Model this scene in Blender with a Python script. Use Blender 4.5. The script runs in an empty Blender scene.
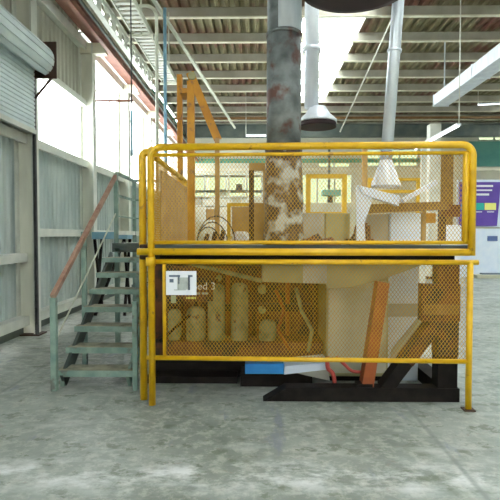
import bpy, bmesh, math, random
from mathutils import Vector, Matrix, Euler
random.seed(4)
S = bpy.context.scene
C = S.collection
PI = math.pi
# ------------------------------------------------------------------ camera, sky, exposure
FPX = 480.0
CAM = Vector((0, 0, 1.6))
YAW = math.atan(7 / FPX); PITCH = math.atan(15 / FPX)
cd = bpy.data.cameras.new('camera'); cam = bpy.data.objects.new('camera', cd); C.objects.link(cam)
cam.location = CAM; cam.rotation_euler = Euler((PI / 2 - PITCH, 0, YAW), 'XYZ')
cd.sensor_fit = 'HORIZONTAL'; cd.sensor_width = 36; cd.lens = FPX / 500 * 36
cd.clip_start = .05; cd.clip_end = 200
S.camera = cam
W = bpy.data.worlds.new('sky'); S.world = W; W.use_nodes = True
bg = W.node_tree.nodes['Background']
bg.inputs[0].default_value = (.98, .985, .95, 1); bg.inputs[1].default_value = 6.0
S.view_settings.view_transform = 'Standard'; S.view_settings.look = 'None'
S.view_settings.exposure = 0.88; S.view_settings.gamma = 1.0
S.view_settings.use_curve_mapping = False

RM = cam.rotation_euler.to_matrix()
def at(px, py, Y):
    d = RM @ Vector(((px - 250) / FPX, -(py - 250) / FPX, -1))
    return CAM + d * (Y / d.y)
def AX(px, Y): return at(px, 235, Y).x
def AZ(py, Y): return at(300, py, Y).z

# ------------------------------------------------------------------ materials
def mat(name, c1, c2=None, rough=.6, metal=0.0, scale=6.0, contrast=(.35, .65), bump=0.0, stretch=(1, 1, 1), c3=None, s3=2.0, t3=(.6, .68)):
    m = bpy.data.materials.new(name); m.use_nodes = True
    nt = m.node_tree; n = nt.nodes; l = nt.links
    b = n['Principled BSDF']
    b.inputs['Roughness'].default_value = rough; b.inputs['Metallic'].default_value = metal
    b.inputs['Base Color'].default_value = (*c1, 1)
    if c2 is None: return m
    tc = n.new('ShaderNodeNewGeometry'); mp = n.new('ShaderNodeMapping')
    mp.inputs['Scale'].default_value = stretch
    l.new(tc.outputs['Position'], mp.inputs['Vector'])
    nz = n.new('ShaderNodeTexNoise'); nz.inputs['Scale'].default_value = scale; nz.inputs['Detail'].default_value = 6
    l.new(mp.outputs[0], nz.inputs['Vector'])
    r = n.new('ShaderNodeValToRGB'); r.color_ramp.elements[0].position = contrast[0]; r.color_ramp.elements[1].position = contrast[1]
    r.color_ramp.elements[0].color = (*c1, 1); r.color_ramp.elements[1].color = (*c2, 1)
    l.new(nz.outputs['Fac'], r.inputs[0])
    out = r.outputs[0]
    if c3:
        n3 = n.new('ShaderNodeTexNoise'); n3.inputs['Scale'].default_value = s3; n3.inputs['Detail'].default_value = 5
        l.new(mp.outputs[0], n3.inputs['Vector'])
        mr = n.new('ShaderNodeMapRange'); mr.inputs[1].default_value = t3[0]; mr.inputs[2].default_value = t3[1]
        l.new(n3.outputs['Fac'], mr.inputs[0])
        mx = n.new('ShaderNodeMix'); mx.data_type = 'RGBA'
        l.new(mr.outputs[0], mx.inputs[0]); l.new(out, mx.inputs[6]); mx.inputs[7].default_value = (*c3, 1)
        out = mx.outputs[2]
    l.new(out, b.inputs['Base Color'])
    if bump:
        bp = n.new('ShaderNodeBump'); bp.inputs['Strength'].default_value = bump; bp.inputs['Distance'].default_value = .01
        l.new(nz.outputs['Fac'], bp.inputs['Height']); l.new(bp.outputs[0], b.inputs['Normal'])
    return m

def pane_mat(name, tint, t=.85):
    m = bpy.data.materials.new(name); m.use_nodes = True
    nt = m.node_tree; n = nt.nodes; l = nt.links
    n.remove(n['Principled BSDF'])
    tr = n.new('ShaderNodeBsdfTransparent'); tr.inputs[0].default_value = (*tint, 1)
    tl = n.new('ShaderNodeBsdfTranslucent'); tl.inputs[0].default_value = (*tint, 1)
    mx = n.new('ShaderNodeMixShader'); mx.inputs[0].default_value = 1 - t
    l.new(tr.outputs[0], mx.inputs[1]); l.new(tl.outputs[0], mx.inputs[2]); l.new(mx.outputs[0], n['Material Output'].inputs[0])
    return m

M = {}
M['yellow'] = mat('safety_yellow_paint', (.64, .36, .004), (.76, .46, .008), .4, 0, 9, c3=(.42, .22, .02), s3=14, t3=(.66, .72))
M['mesh_yellow'] = mat('worn_mesh_paint', (.46, .235, .005), (.62, .34, .009), .5, 0, 6)
M['orange'] = mat('orange_mast_paint', (.50, .20, .008), (.60, .27, .012), .5, 0, 5, c3=(.30, .14, .05), s3=9)
M['teal'] = mat('faded_teal_paint', (.17, .27, .235), (.27, .37, .31), .6, 0, 8, c3=(.16, .17, .15), s3=9, t3=(.58, .68))
M['tread'] = mat('worn_tread', (.20, .20, .15), (.38, .36, .26), .7, 0, 7, c3=(.15, .11, .07), s3=6)
M['rust_rail'] = mat('rusty_handrail', (.26, .13, .09), (.42, .27, .20), .7, 0, 9)
M['black'] = mat('black_oily_steel', (.006, .0045, .004), (.016, .012, .010), .6, 0, 8)
M['black'].node_tree.nodes['Principled BSDF'].inputs['Specular IOR Level'].default_value = .15
M['dark'] = mat('dark_brown_steel', (.035, .016, .010), (.07, .030, .014), .6, .2, 7)
M['rust'] = mat('rusty_machine', (.09, .028, .012), (.19, .065, .02), .7, 0, 6, c3=(.03, .022, .015), s3=4, t3=(.5, .6))
M['rustorange'] = mat('rust_orange_paint', (.27, .055, .008), (.38, .09, .012), .6, 0, 6)
M['cream'] = mat('cream_sheet', (.32, .30, .14), (.39, .37, .19), .5, 0, 3)
M['offwhite'] = mat('offwhite_cabinet', (.46, .46, .34), (.54, .54, .42), .5, 0, 2.5)
M['bluewhite'] = mat('bluish_white_cabinet', (.68, .78, .92), (.76, .84, .94), .45, 0, 3)
M['tan'] = mat('tan_board', (.38, .22, .08), (.48, .30, .13), .7, 0, 5)
M['plank'] = mat('brown_plank', (.17, .09, .025), (.26, .14, .05), .7, 0, 6)
M['greige'] = mat('greige_panel', (.36, .36, .31), (.45, .45, .39), .6, 0, 5)
M['galv'] = mat('galvanised_duct', (.52, .58, .64), (.70, .75, .80), .38, .45, 7, stretch=(1, 1, .25))
M['galv2'] = mat('pale_duct', (.66, .70, .76), (.78, .82, .86), .42, .2, 7, stretch=(1, 1, .25))
M['duct_rust'] = mat('peeling_duct', (.10, .115, .115), (.26, .29, .29), .55, .2, 5, c3=(.13, .06, .045), s3=4.5, t3=(.55, .66), bump=.4)
M['duct_low'] = mat('charred_lagging', (.05, .03, .018), (.15, .10, .055), .6, .1, 7, c3=(.50, .54, .52), s3=5.5, t3=(.51, .62), bump=.6)
M['hood_dark'] = mat('dark_hood', (.018, .009, .010), (.04, .018, .02), .7, 0, 3)
M['column'] = mat('column_paint', (.60, .60, .51), (.72, .72, .62), .6, 0, 2.5, stretch=(2, 2, .5))
M['wall_sheet'] = mat('wall_sheet', (.36, .43, .42), (.50, .56, .53), .5, .1, 2.2, stretch=(1, 1, .25))
M['upper_sheet'] = mat('upper_wall_sheet', (.40, .40, .33), (.52, .52, .44), .6, 0, 2, stretch=(1, 1, .3))
M['shutter'] = mat('shutter_slats', (.56, .64, .65), (.66, .74, .74), .45, .2, 3)
M['girt'] = mat('girt_paint', (.58, .60, .54), (.70, .71, .64), .6, 0, 3)
M['redbeam'] = mat('red_oxide_beam', (.20, .075, .05), (.28, .12, .08), .6, 0, 3)
M['greenline'] = mat('green_pipe_paint', (.06, .28, .18), (.10, .36, .24), .5, 0, 3)
M['roof'] = mat('roof_sheet', (.19, .165, .085), (.30, .265, .15), .7, 0, 1.2, c3=(.20, .09, .06), s3=.7, t3=(.5, .65))
M['purlin'] = mat('purlin_paint', (.66, .64, .50), (.80, .77, .62), .6, 0, 1.5)
M['purlin_web'] = mat('purlin_web_paint', (.36, .34, .27), (.48, .46, .38), .7, 0, 1.5)
M['blue'] = mat('blue_plastic', (.02, .22, .62), (.03, .30, .70), .4, 0, 5)
M['bluepole'] = mat('blue_pole_paint', (.16, .34, .46), (.26, .44, .54), .5, 0, 6)
M['palepipe'] = mat('pale_conduit', (.50, .52, .42), (.62, .63, .52), .5, 0, 6)
M['red'] = mat('red_hose', (.42, .05, .04), (.50, .08, .06), .5, 0, 6)
M['white'] = mat('white_plate', (.80, .82, .86), None, .5)
M['slate'] = mat('slate_print', (.13, .17, .24), None, .6)
M['greyprint'] = mat('grey_print', (.36, .40, .38), (.50, .54, .50), .6, 0, 20)
M['purple'] = mat('purple_banner', (.10, .045, .34), (.12, .06, .38), .5, 0, 3)
M['cyanprint'] = mat('blue_print', (.08, .40, .72), None, .5)
M['greenprint'] = mat('green_print', (.02, .42, .32), None, .5)
M['yellowprint'] = mat('yellow_print', (.80, .80, .22), None, .5)
M['endwall'] = mat('end_wall_paint', (.60, .58, .46), (.72, .70, .58), .6, 0, .8)
M['tealwall'] = mat('teal_cladding', (.10, .32, .28), (.15, .40, .34), .6, 0, 1)
M['darkbeam'] = mat('dark_truss_paint', (.05, .07, .065), (.10, .12, .10), .6, 0, 2)
M['cable'] = mat('dark_cable', (.03, .03, .03), (.06, .06, .06), .6, 0, 9)
M['cord'] = mat('pale_cord', (.70, .70, .62), None, .6)
M['bag'] = mat('dusty_canister', (.15, .18, .09), (.30, .31, .17), .8, 0, 9, c3=(.12, .09, .05), s3=10)
M['labelblue'] = mat('label_blue', (.10, .16, .36), None, .5)
M['glass'] = pane_mat('window_glass', (.95, .98, 1.0), .9)
M['dimglass'] = pane_mat('dimmed_window_glass', (.30, .33, .26), .8)  # tint darkened to keep the sky through these panes from blowing out
M['skyl'] = pane_mat('skylight_sheet', (.95, .98, 1.0), .6)
lm = bpy.data.materials.new('lamp_tube'); lm.use_nodes = True
lb = lm.node_tree.nodes['Principled BSDF']; lb.inputs['Emission Color'].default_value = (.9, .96, 1, 1); lb.inputs['Emission Strength'].default_value = 1.4
M['tube'] = lm

def floor_mat():
    m = bpy.data.materials.new('worn_concrete'); m.use_nodes = True
    nt = m.node_tree; n = nt.nodes; l = nt.links; b = n['Principled BSDF']
    g = n.new('ShaderNodeNewGeometry')
    def noise(sc, st=(1, 1, 1), det=7, rough=.6, off=(0, 0, 0)):
        mp = n.new('ShaderNodeMapping'); mp.inputs['Scale'].default_value = st; mp.inputs['Location'].default_value = off
        l.new(g.outputs['Position'], mp.inputs['Vector'])
        z = n.new('ShaderNodeTexNoise'); z.inputs['Scale'].default_value = sc; z.inputs['Detail'].default_value = det; z.inputs['Roughness'].default_value = rough
        l.new(mp.outputs[0], z.inputs['Vector']); return z.outputs['Fac']
    def rng(v, a, bb, lo=0, hi=1):
        r = n.new('ShaderNodeMapRange'); r.inputs[1].default_value = a; r.inputs[2].default_value = bb; r.inputs[3].default_value = lo; r.inputs[4].default_value = hi
        l.new(v, r.inputs[0]); return r.outputs[0]
    def mix(f, a, col):
        x = n.new('ShaderNodeMix'); x.data_type = 'RGBA'; l.new(f, x.inputs[0])
        if isinstance(a, tuple): x.inputs[6].default_value = (*a, 1)
        else: l.new(a, x.inputs[6])
        x.inputs[7].default_value = (*col, 1); return x.outputs[2]
    def mth(op, a, bb):
        x = n.new('ShaderNodeMath'); x.operation = op
        for i, v in enumerate((a, bb)):
            if isinstance(v, (int, float)): x.inputs[i].default_value = v
            else: l.new(v, x.inputs[i])
        return x.outputs[0]
    c = mix(rng(noise(.8), .38, .62), (.17, .20, .172), (.30, .33, .295))
    c = mix(rng(noise(9, (1, 1, 1), 8, .75), .48, .60, 0, .6), c, (.47, .47, .42))
    c = mix(rng(noise(4.2, (1, 1.2, 1), 7, .72, (7, 3, 0)), .555, .60, 0, .8), c, (.13, .16, .11))
    c = mix(rng(noise(1.7, (1, 1.5, 1), 6, .65, (3, 8, 0)), .59, .66, 0, .6), c, (.19, .23, .18))
    c = mix(rng(noise(9, (.9, 1.4, 1), 6, .7, (2, 9, 0)), .61, .66, 0, .6), c, (.25, .20, .17))
    c = mix(rng(noise(1.3, (.7, 1.8, 1), 7, .7, (4, 1, 0)), .54, .66, 0, .55), c, (.52, .54, .52))
    c = mix(rng(noise(2.2, (1.8, .4, 1), 5, .6, (9, 5, 0)), .62, .68, 0, .6), c, (.18, .21, .27))
    # pale blotchy band crossing the floor in front of the fence, and the saw-cut joints
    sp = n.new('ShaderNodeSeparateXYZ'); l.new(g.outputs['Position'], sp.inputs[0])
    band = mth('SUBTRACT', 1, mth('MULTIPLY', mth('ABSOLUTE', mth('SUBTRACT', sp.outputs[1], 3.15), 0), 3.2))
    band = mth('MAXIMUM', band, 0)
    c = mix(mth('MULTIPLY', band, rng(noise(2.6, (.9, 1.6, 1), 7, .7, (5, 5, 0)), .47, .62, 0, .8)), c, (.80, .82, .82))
    jx = mth('ABSOLUTE', mth('SUBTRACT', mth('MODULO', mth('ADD', sp.outputs[0], 40 - 1.40 + 1.5), 4.0), 1.5), 0)
    c = mix(rng(jx, .008, .03, .55, 0), c, (.16, .19, .17))
    jy = mth('ABSOLUTE', mth('SUBTRACT', mth('MODULO', mth('ADD', sp.outputs[1], 40), 5.0), 1.2), 0)
    c = mix(rng(jy, .006, .02, .4, 0), c, (.16, .18, .17))
    l.new(c, b.inputs['Base Color'])
    l.new(rng(noise(2.5), .3, .7, .32, .62), b.inputs['Roughness'])
    return m
M['floor'] = floor_mat()

# ------------------------------------------------------------------ mesh helpers
class MB:
    def __init__(s): s.v = []; s.f = []; s.sm = []
    def add(s, vs, fs, smooth=False):
        o = len(s.v); s.v += [tuple(v) for v in vs]; s.f += [tuple(i + o for i in f) for f in fs]
        s.sm += [smooth] * len(fs) if isinstance(smooth, bool) else list(smooth); return s
    def box(s, x0, x1, y0, y1, z0, z1):
        x0, x1 = sorted((x0, x1)); y0, y1 = sorted((y0, y1)); z0, z1 = sorted((z0, z1))
        return s.add([(x0, y0, z0), (x1, y0, z0), (x1, y1, z0), (x0, y1, z0), (x0, y0, z1), (x1, y0, z1), (x1, y1, z1), (x0, y1, z1)],
                     [(0, 3, 2, 1), (4, 5, 6, 7), (0, 1, 5, 4), (1, 2, 6, 5), (2, 3, 7, 6), (3, 0, 4, 7)])
    def bar(s, p, q, w, h, up=(0, 0, 1)):
        p = Vector(p); q = Vector(q); d = (q - p).normalized(); up = Vector(up)
        a = d.cross(up)
        if a.length < 1e-4: a = d.cross(Vector((0, 1, 0)))
        a.normalize(); b = a.cross(d).normalized(); a = a * w / 2; b = b * h / 2
        return s.add([p - a - b, p + a - b, p + a + b, p - a + b, q - a - b, q + a - b, q + a + b, q - a + b],
                     [(0, 3, 2, 1), (4, 5, 6, 7), (0, 1, 5, 4), (1, 2, 6, 5), (2, 3, 7, 6), (3, 0, 4, 7)][::1])
    def cyl(s, p, q, r, r2=None, n=20, caps=True):
        p = Vector(p); q = Vector(q); r2 = r if r2 is None else r2
        d = (q - p).normalized(); a = d.orthogonal().normalized(); b = d.cross(a)
        vs = []
        for c, rr in ((p, r), (q, r2)):
            for i in range(n):
                t = 2 * PI * i / n; vs.append(c + (a * math.cos(t) + b * math.sin(t)) * rr)
        fs = [(i, (i + 1) % n, n + (i + 1) % n, n + i) for i in range(n)]; sm = [True] * n
        if caps: fs += [tuple(range(n))[::-1], tuple(range(n, 2 * n))]; sm += [False, False]
        return s.add(vs, fs, sm)
    def tube(s, pts, r, n=12):
        pts = [Vector(p) for p in pts]; vs = []; pa = None
        for i, p in enumerate(pts):
            d = (pts[min(i + 1, len(pts) - 1)] - pts[max(i - 1, 0)]).normalized()
            a = d.orthogonal() if pa is None else pa - d * pa.dot(d)
            a.normalize(); pa = a; b = d.cross(a)
            for k in range(n):
                t = 2 * PI * k / n; vs.append(p + (a * math.cos(t) + b * math.sin(t)) * r)
        fs = []; sm = []
        for i in range(len(pts) - 1):
            for k in range(n): fs.append((i * n + k, i * n + (k + 1) % n, (i + 1) * n + (k + 1) % n, (i + 1) * n + k)); sm.append(True)
        fs += [tuple(range(n))[::-1], tuple(range((len(pts) - 1) * n, len(pts) * n))]; sm += [False, False]
        return s.add(vs, fs, sm)
    def prism_xz(s, poly, y0, y1):
        n = len(poly)
        vs = [(x, y0, z) for x, z in poly] + [(x, y1, z) for x, z in poly]
        return s.add(vs, [tuple(range(n)), tuple(range(n, 2 * n))[::-1]] + [(i, n + i, n + (i + 1) % n, (i + 1) % n) for i in range(n)])
    def lathe(s, prof, cx, cy, n=28):
        vs = []; fs = []
        for r, z in prof:
            for k in range(n):
                t = 2 * PI * k / n; vs.append((cx + r * math.cos(t), cy + r * math.sin(t), z))
        for i in range(len(prof) - 1):
            for k in range(n): fs.append((i * n + k, i * n + (k + 1) % n, (i + 1) * n + (k + 1) % n, (i + 1) * n + k))
        sm = [True] * len(fs)
        fs += [tuple(range(n))[::-1], tuple(range((len(prof) - 1) * n, len(prof) * n))]; sm += [False, False]
        return s.add(vs, fs, sm)
    def build(s, name, m, parent=None, bevel=0, mats=None):
        me = bpy.data.meshes.new(name); 
        base = Vector((0, 0, 0))
        if parent is not None: base = parent.matrix_basis.translation.copy() + (parent.parent.matrix_basis.translation if parent.parent else Vector((0, 0, 0)))
        else:
            xs = [v[0] for v in s.v]; ys = [v[1] for v in s.v]; zs = [v[2] for v in s.v]
            base = Vector(((min(xs) + max(xs)) / 2, (min(ys) + max(ys)) / 2, min(zs)))
        me.from_pydata([tuple(Vector(v) - base) for v in s.v], [], s.f)
        for p, q in zip(me.polygons, s.sm): p.use_smooth = q
        bm = bmesh.new(); bm.from_mesh(me); bmesh.ops.recalc_face_normals(bm, faces=bm.faces); bm.to_mesh(me); bm.free()
        me.materials.append(M[m] if isinstance(m, str) else m)
        o = bpy.data.objects.new(name, me); C.objects.link(o)
        if parent is not None: o.parent = parent
        else: o.location = base
        if bevel:
            b = o.modifiers.new('bevel', 'BEVEL'); b.width = bevel; b.segments = 2; b.limit_method = 'ANGLE'
        return o
def tag(o, label, cat, group=None):
    o['label'] = label; o['category'] = cat
    if group: o['group'] = group
    return o
def thing(name, label, cat, loc, group=None):
    o = bpy.data.objects.new(name, None); C.objects.link(o); o.location = loc
    o.empty_display_size = .1
    return tag(o, label, cat, group)
def struct(name, mb, m, parent=None, bevel=0):
    o = mb.build(name, m, parent, bevel)
    if parent is None: o['kind'] = 'structure'
    return o
def arc(c, a, b, r, t0, t1, n=7):
    c = Vector(c); a = Vector(a); b = Vector(b)
    return [c + a * r * math.cos(t0 + (t1 - t0) * i / n) + b * r * math.sin(t0 + (t1 - t0) * i / n) for i in range(n + 1)]
def corrug(mb, o, u, L, v, H, nrm, pitch, depth, th=.004):
    """trapezoid sheet: runs along u for L, extruded along v for H"""
    o = Vector(o); u = Vector(u); v = Vector(v); nrm = Vector(nrm)
    k = max(1, round(L / pitch)); pitch = L / k; prof = []
    for i in range(k):
        for t, d in ((0, 0), (.3, 0), (.42, 1), (.88, 1)): prof.append(((i + t) * pitch, d * depth))
    prof.append((L, 0))
    vs = []; n = len(prof)
    for off in (0, th):
        for e in (0, H):
            for t, d in prof: vs.append(o + u * t + nrm * (d + off) + v * e)
    fs = []
    for i in range(n - 1):
        fs.append((i, i + 1, n + i + 1, n + i)); fs.append((2 * n + i, 3 * n + i, 3 * n + i + 1, 2 * n + i + 1))
        fs.append((i, 2 * n + i, 2 * n + i + 1, i + 1)); fs.append((n + i, n + i + 1, 3 * n + i + 1, 3 * n + i))
    mb.add(vs, fs); return mb
def diamond(mb, o, u, L, v, H, pw=.033, ph=.045, w=.0034, t=.003):
    """expanded metal: two families of diagonal strands clipped to the frame"""
    o = Vector(o); u = Vector(u); v = Vector(v); nrm = u.cross(v)
    sl = ph / pw
    for sgn in (1, -1):
        k0 = -int(H / ph) - 2; k1 = int(L / pw) + int(H / ph) + 3
        for k in range(k0, k1):
            x0 = k * pw       # at z=0
            if sgn > 0: za, zb = max(0, -x0 * sl), min(H, (L - x0) * sl)
            else: za, zb = max(0, (x0 - L) * sl), min(H, x0 * sl)
            if zb - za < .01: continue
            p = o + u * (x0 + sgn * za / sl) + v * za; q = o + u * (x0 + sgn * zb / sl) + v * zb
            mb.bar(p + nrm * sgn * .0015, q + nrm * sgn * .0015, w, t, nrm)
    return mb

# ------------------------------------------------------------------ setting
struct('floor', MB().box(-3.95, 15, -10.2, 26.2, -.1, 0), 'floor')
WX = -3.88; RZ = 7.5; EY = 26.0
COLY = [-6.35, -3.55, -.75, 2.05, 4.85, 7.64, 10.45, 13.3, 16.1, 18.9, 21.7, 24.5]
Y0 = -10.0
w = MB()
corrug(w, (WX, Y0, .22), (0, 1, 0), EY - Y0, (0, 0, 1), 2.94, (1, 0, 0), .19, .035)
wl = struct('wall_left', w, 'wall_sheet')
w = MB(); corrug(w, (WX, Y0, 4.44), (0, 1, 0), 10.45 - Y0, (0, 0, 1), 2.45, (1, 0, 0), .19, .035)
corrug(w, (WX, 10.5, 6.05), (0, 1, 0), EY - 10.5, (0, 0, 1), .84, (1, 0, 0), .19, .035)
corrug(w, (WX, Y0, 7.2), (0, 1, 0), EY - Y0, (0, 0, 1), .3, (1, 0, 0), .19, .035)
corrug(w, (WX, 2.05, 3.14), (0, 1, 0), 5.57, (0, 0, 1), 1.32, (1, 0, 0), .19, .035)
w.build('upper_cladding', 'upper_sheet', wl)
b = MB(); b.box(WX, WX + .12, Y0, EY, 0, .13); struct('baseboard_left', b, 'darkbeam')
# long girts on the wall
for z, h in ((.2, .10), (3.1, .10), (5.62, .14)):
    g = MB(); g.box(WX + .04, WX + .22, Y0, EY, z, z + h); g.box(WX + .17, WX + .22, Y0, EY, z - .05, z)
    g.build('girt', 'girt', wl)
for a, c, z in [(Y0, 7.6, 1.22)] + [(COLY[i] + .1, COLY[i + 1] - .02, 1.62) for i in range(5, 11)]:
    g = MB(); g.box(WX + .04, WX + .22, a, c, z, z + .09); g.box(WX + .17, WX + .22, a, c, z - .05, z); g.build('girt', 'girt', wl)
g = MB(); g.box(WX + .04, WX + .20, Y0, 10.4, 4.38, 4.5); g.build('girt', 'girt', wl)
g = MB(); g.box(WX + .04, WX + .16, 10.5, EY, 5.98, 6.08); g.build('girt', 'girt', wl)
# glazing between the cladding bands
def window(i, y0, y1, z0, z1, nb, nh=1):
    fr = MB()
    fr.box(WX, WX + .05, y0, y0 + .04, z0, z1); fr.box(WX, WX + .05, y1 - .04, y1, z0, z1)
    fr.box(WX, WX + .05, y0, y1, z0, z0 + .04); fr.box(WX, WX + .05, y0, y1, z1 - .04, z1)
    for k in range(1, nb): yy = y0 + (y1 - y0) * k / nb; fr.box(WX, WX + .035, yy - .012, yy + .012, z0, z1)
    for k in range(1, nh): zz = z0 + (z1 - z0) * k / nh; fr.box(WX, WX + .035, y0, y1, zz - .015, zz + .015)
    o = struct('window_%d' % i, fr, 'girt')
    MB().box(WX + .01, WX + .014, y0 + .03, y1 - .03, z0 + .03, z1 - .03).build('pane', 'glass', o)
wi = 1
ys = [Y0] + COLY + [EY]
for a, c in zip(ys[:-1], ys[1:]):
    if 2.0 < a < 7.0: continue
    window(wi, a + .02, c - .02, 3.2, 4.44 if c < 10.5 else 6.0, 1, 1 if c < 10.5 else 3); wi += 1
window(wi, Y0, EY, 6.89, 7.2, 18); wi += 1

# end wall with openings
ends = [(at(190, 200, EY), at(262, 172, EY)), (at(300, 205, EY), at(352, 174, EY)), (at(318, 168, EY), at(350, 162, EY)),
        (at(362, 167, EY), at(418, 149, EY)), (at(478, 141, EY), at(575, 132, EY)), (at(100, 175, EY), at(150, 150, EY))]
holes = [(a.x, c.x, a.z, c.z) for a, c in ends]
def holed(mb, x0, x1, z0, z1, y0, y1, holes):
    xs = sorted({x0, x1} | {h[0] for h in holes} | {h[1] for h in holes}); zs = sorted({z0, z1} | {h[2] for h in holes} | {h[3] for h in holes})
    xs = [x for x in xs if x0 <= x <= x1]; zs = [z for z in zs if z0 <= z <= z1]
    for i in range(len(xs) - 1):
        for j in range(len(zs) - 1):
            cx = (xs[i] + xs[i + 1]) / 2; cz = (zs[j] + zs[j + 1]) / 2
            if any(h[0] < cx < h[1] and h[2] < cz < h[3] for h in holes): continue
            mb.box(xs[i], xs[i + 1], y0, y1, zs[j], zs[j + 1])
wb = MB(); holed(wb, -3.95, 15, 0, RZ, EY, EY + .15, holes); wback = struct('wall_back', wb, 'endwall')
for a in holes:
    fr = MB()
    fr.box(a[0], a[1], EY - .03, EY + .05, a[2], a[2] + .06); fr.box(a[0], a[1], EY - .03, EY + .05, a[3] - .06, a[3])
    k = max(2, round((a[1] - a[0]) / .9))
    for i in range(k + 1): xx = a[0] + (a[1] - a[0]) * i / k; fr.box(max(a[0], xx - .04), min(a[1], xx + .04), EY - .03, EY + .05, a[2], a[3])
    o = struct('window_%d' % wi, fr, 'girt'); wi += 1
    MB().box(a[0], a[1], EY + .06, EY + .07, a[2], a[3]).build('pane', 'dimglass', o)
# green and dark bands on the end wall
z = AZ(163, EY); MB().box(-3.8, 9.5, EY - .12, EY - .02, z, AZ(159, EY)).build('green_girt', 'greenline', wback)
z = AZ(171, EY); MB().box(-3.8, 14.9, EY - .14, EY - .02, z, AZ(168.5, EY)).build('cream_girt', 'purlin', wback)
MB().box(11.3, 14.9, EY - .05, EY, AZ(167, EY), AZ(142, EY)).build('teal_cladding', 'tealwall', wback)
t = MB(); t.box(-3.8, 14.9, EY - .5, EY - .3, AZ(133, EY), AZ(126, EY)); struct('trim_1', t, 'darkbeam')
w = MB(); corrug(w, (15, Y0, 0), (0, 1, 0), EY - Y0, (0, 0, 1), RZ, (-1, 0, 0), .25, .04); struct('wall_right', w, 'upper_sheet')

# roof: sheets ribbed along the hall, skylight strips, purlins
SKX0, SKX1 = 1.25, 2.95
def roof_run(mb, x0, x1, y0, y1): corrug(mb, (x0, y0, RZ), (1, 0, 0), x1 - x0, (0, 1, 0), y1 - y0, (0, 0, 1), .26, .09)
ADDED_SKX0, ADDED_SKX1 = 8.3, 10.0
r = MB()
roof_run(r, -3.9, SKX0, Y0, EY); roof_run(r, SKX1, ADDED_SKX0, Y0, EY); roof_run(r, ADDED_SKX1, 11.2, Y0, EY); roof_run(r, 13.2, 15, Y0, EY); roof_run(r, 11.2, 13.2, 21.8, EY); roof_run(r, 11.2, 13.2, Y0, 4)
roof_run(r, SKX0, SKX1, 21.6, EY); roof_run(r, SKX0, SKX1, 9.6, 12.2); roof_run(r, ADDED_SKX0, ADDED_SKX1, 12.5, EY)
ceil = struct('ceiling', r, 'roof')
for x0, x1, a, c in ((SKX0, SKX1, 12.2, 21.6), (SKX0, SKX1, Y0, 9.6), (ADDED_SKX0, ADDED_SKX1, Y0, 12.5), (11.2, 13.2, 4, 21.8)):  # first strip is in view; the others are unseen, added to light the hall
    s_ = MB(); roof_run(s_, x0, x1, a, c); s_.build('skylight', 'skyl', ceil)
fw = MB(); holed(fw, -3.95, 15, 0, RZ, Y0 - .15, Y0, [(4.0, 7.0, 0, 4.0)]); struct('wall_front', fw, 'endwall')
k = 0
yy = 14.2 - 1.6 * 15
while yy < EY - .3:
    p = MB(); p.box(-3.85, 14.95, yy, yy + .015, RZ - .27, RZ - .01); p.box(-3.85, 14.95, yy, yy + .08, RZ - .02, RZ - .005)
    po = p.build('purlin', 'purlin_web', ceil)
    MB().box(-3.85, 14.95, yy - .09, yy + .015, RZ - .30, RZ - .27).build('flange', 'purlin', po)
    yy += 1.6
# deep lattice girder seen low against the far roof
t = MB(); gy = 21.9
t.box(-3.8, 14.9, gy, gy + .02, AZ(137, gy), AZ(125, gy)); t.box(-3.8, 14.9, gy - .1, gy + .12, AZ(137, gy) - .02, AZ(137, gy)); t.box(-3.8, 14.9, gy - .1, gy + .12, AZ(125, gy), AZ(125, gy) + .02)
tag(MB().box(-3.8, 14.9, gy - .4, gy - .3, AZ(121, gy), AZ(119, gy)).build('roof_rail', 'plank'), 'long ochre rail crossing under the roof just above the dark girder', 'rail')
tag(t.build('roof_girder', 'darkbeam'), 'long dark green roof girder spanning the hall near the far end', 'girder')

# left wall columns
coln = ['beside the roller shutter, running up behind its hood', 'second along the wall, carrying the overhead runway beam', 'third along the wall, behind the stair landing']
for i, y in enumerate(COLY[5:]):
    lab = 'pale grey steel wall column ' + (coln[i] if i < 3 else 'far down the left wall behind the yellow fence')
    top = 7.5 if i == 0 else 5.72
    c = thing('steel_column', lab, 'column', (-3.7, y, 0), 'steel columns along the left wall')
    m = MB(); m.box(-3.80, -3.54, y, y + .012, 0, top); m.build('web', 'column', c)
    m = MB(); m.box(-3.555, -3.53, y - .09, y + .12, 0, top); m.build('flange', 'girt', c)
    m = MB(); m.box(-3.83, -3.805, y - .09, y + .12, 0, top); m.build('flange', 'girt', c)
    m = MB(); m.box(-3.84, -3.45, y - .14, y + .16, 0, .02); m.build('base_plate', 'dark', c)
    m = MB(); m.box(-3.82, -3.25, y - .08, y + .1, 5.5, 5.72) if i else m.box(-3.56, -3.3, y - .08, y + .1, 5.5, 5.72); m.build('bracket', 'purlin', c)
# overhead runs parallel with the wall
m = MB(); m.box(-3.56, -3.34, Y0, 25.8, 5.73, 5.75); m.box(-3.46, -3.44, Y0, 25.8, 5.75, 6.03); m.box(-3.56, -3.34, Y0, 25.8, 6.03, 6.05)
rb = thing('runway_beam', 'red oxide steel runway beam carried on the left wall columns', 'beam', (-3.45, 14, 5.73))
m.build('beam', 'redbeam', rb)
MB().box(-3.33, -3.31, 9.0, 25.8, 5.70, 5.80).build('edge_strip', 'white', rb)
tag(MB().cyl((-3.30, Y0, 6.18), (-3.30, 25.8, 6.18), .035).build('overhead_pipe', 'greenline'), 'thin green pipe running above the red overhead beam', 'pipe', 'pipes under the roof at the left')
tag(MB().cyl((-2.98, Y0, 5.55), (-2.98, 25.8, 5.55), .03).build('overhead_pipe', 'darkbeam'), 'dark straight pipe running between the left wall beam and the cable tray', 'pipe', 'pipes under the roof at the left')
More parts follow.
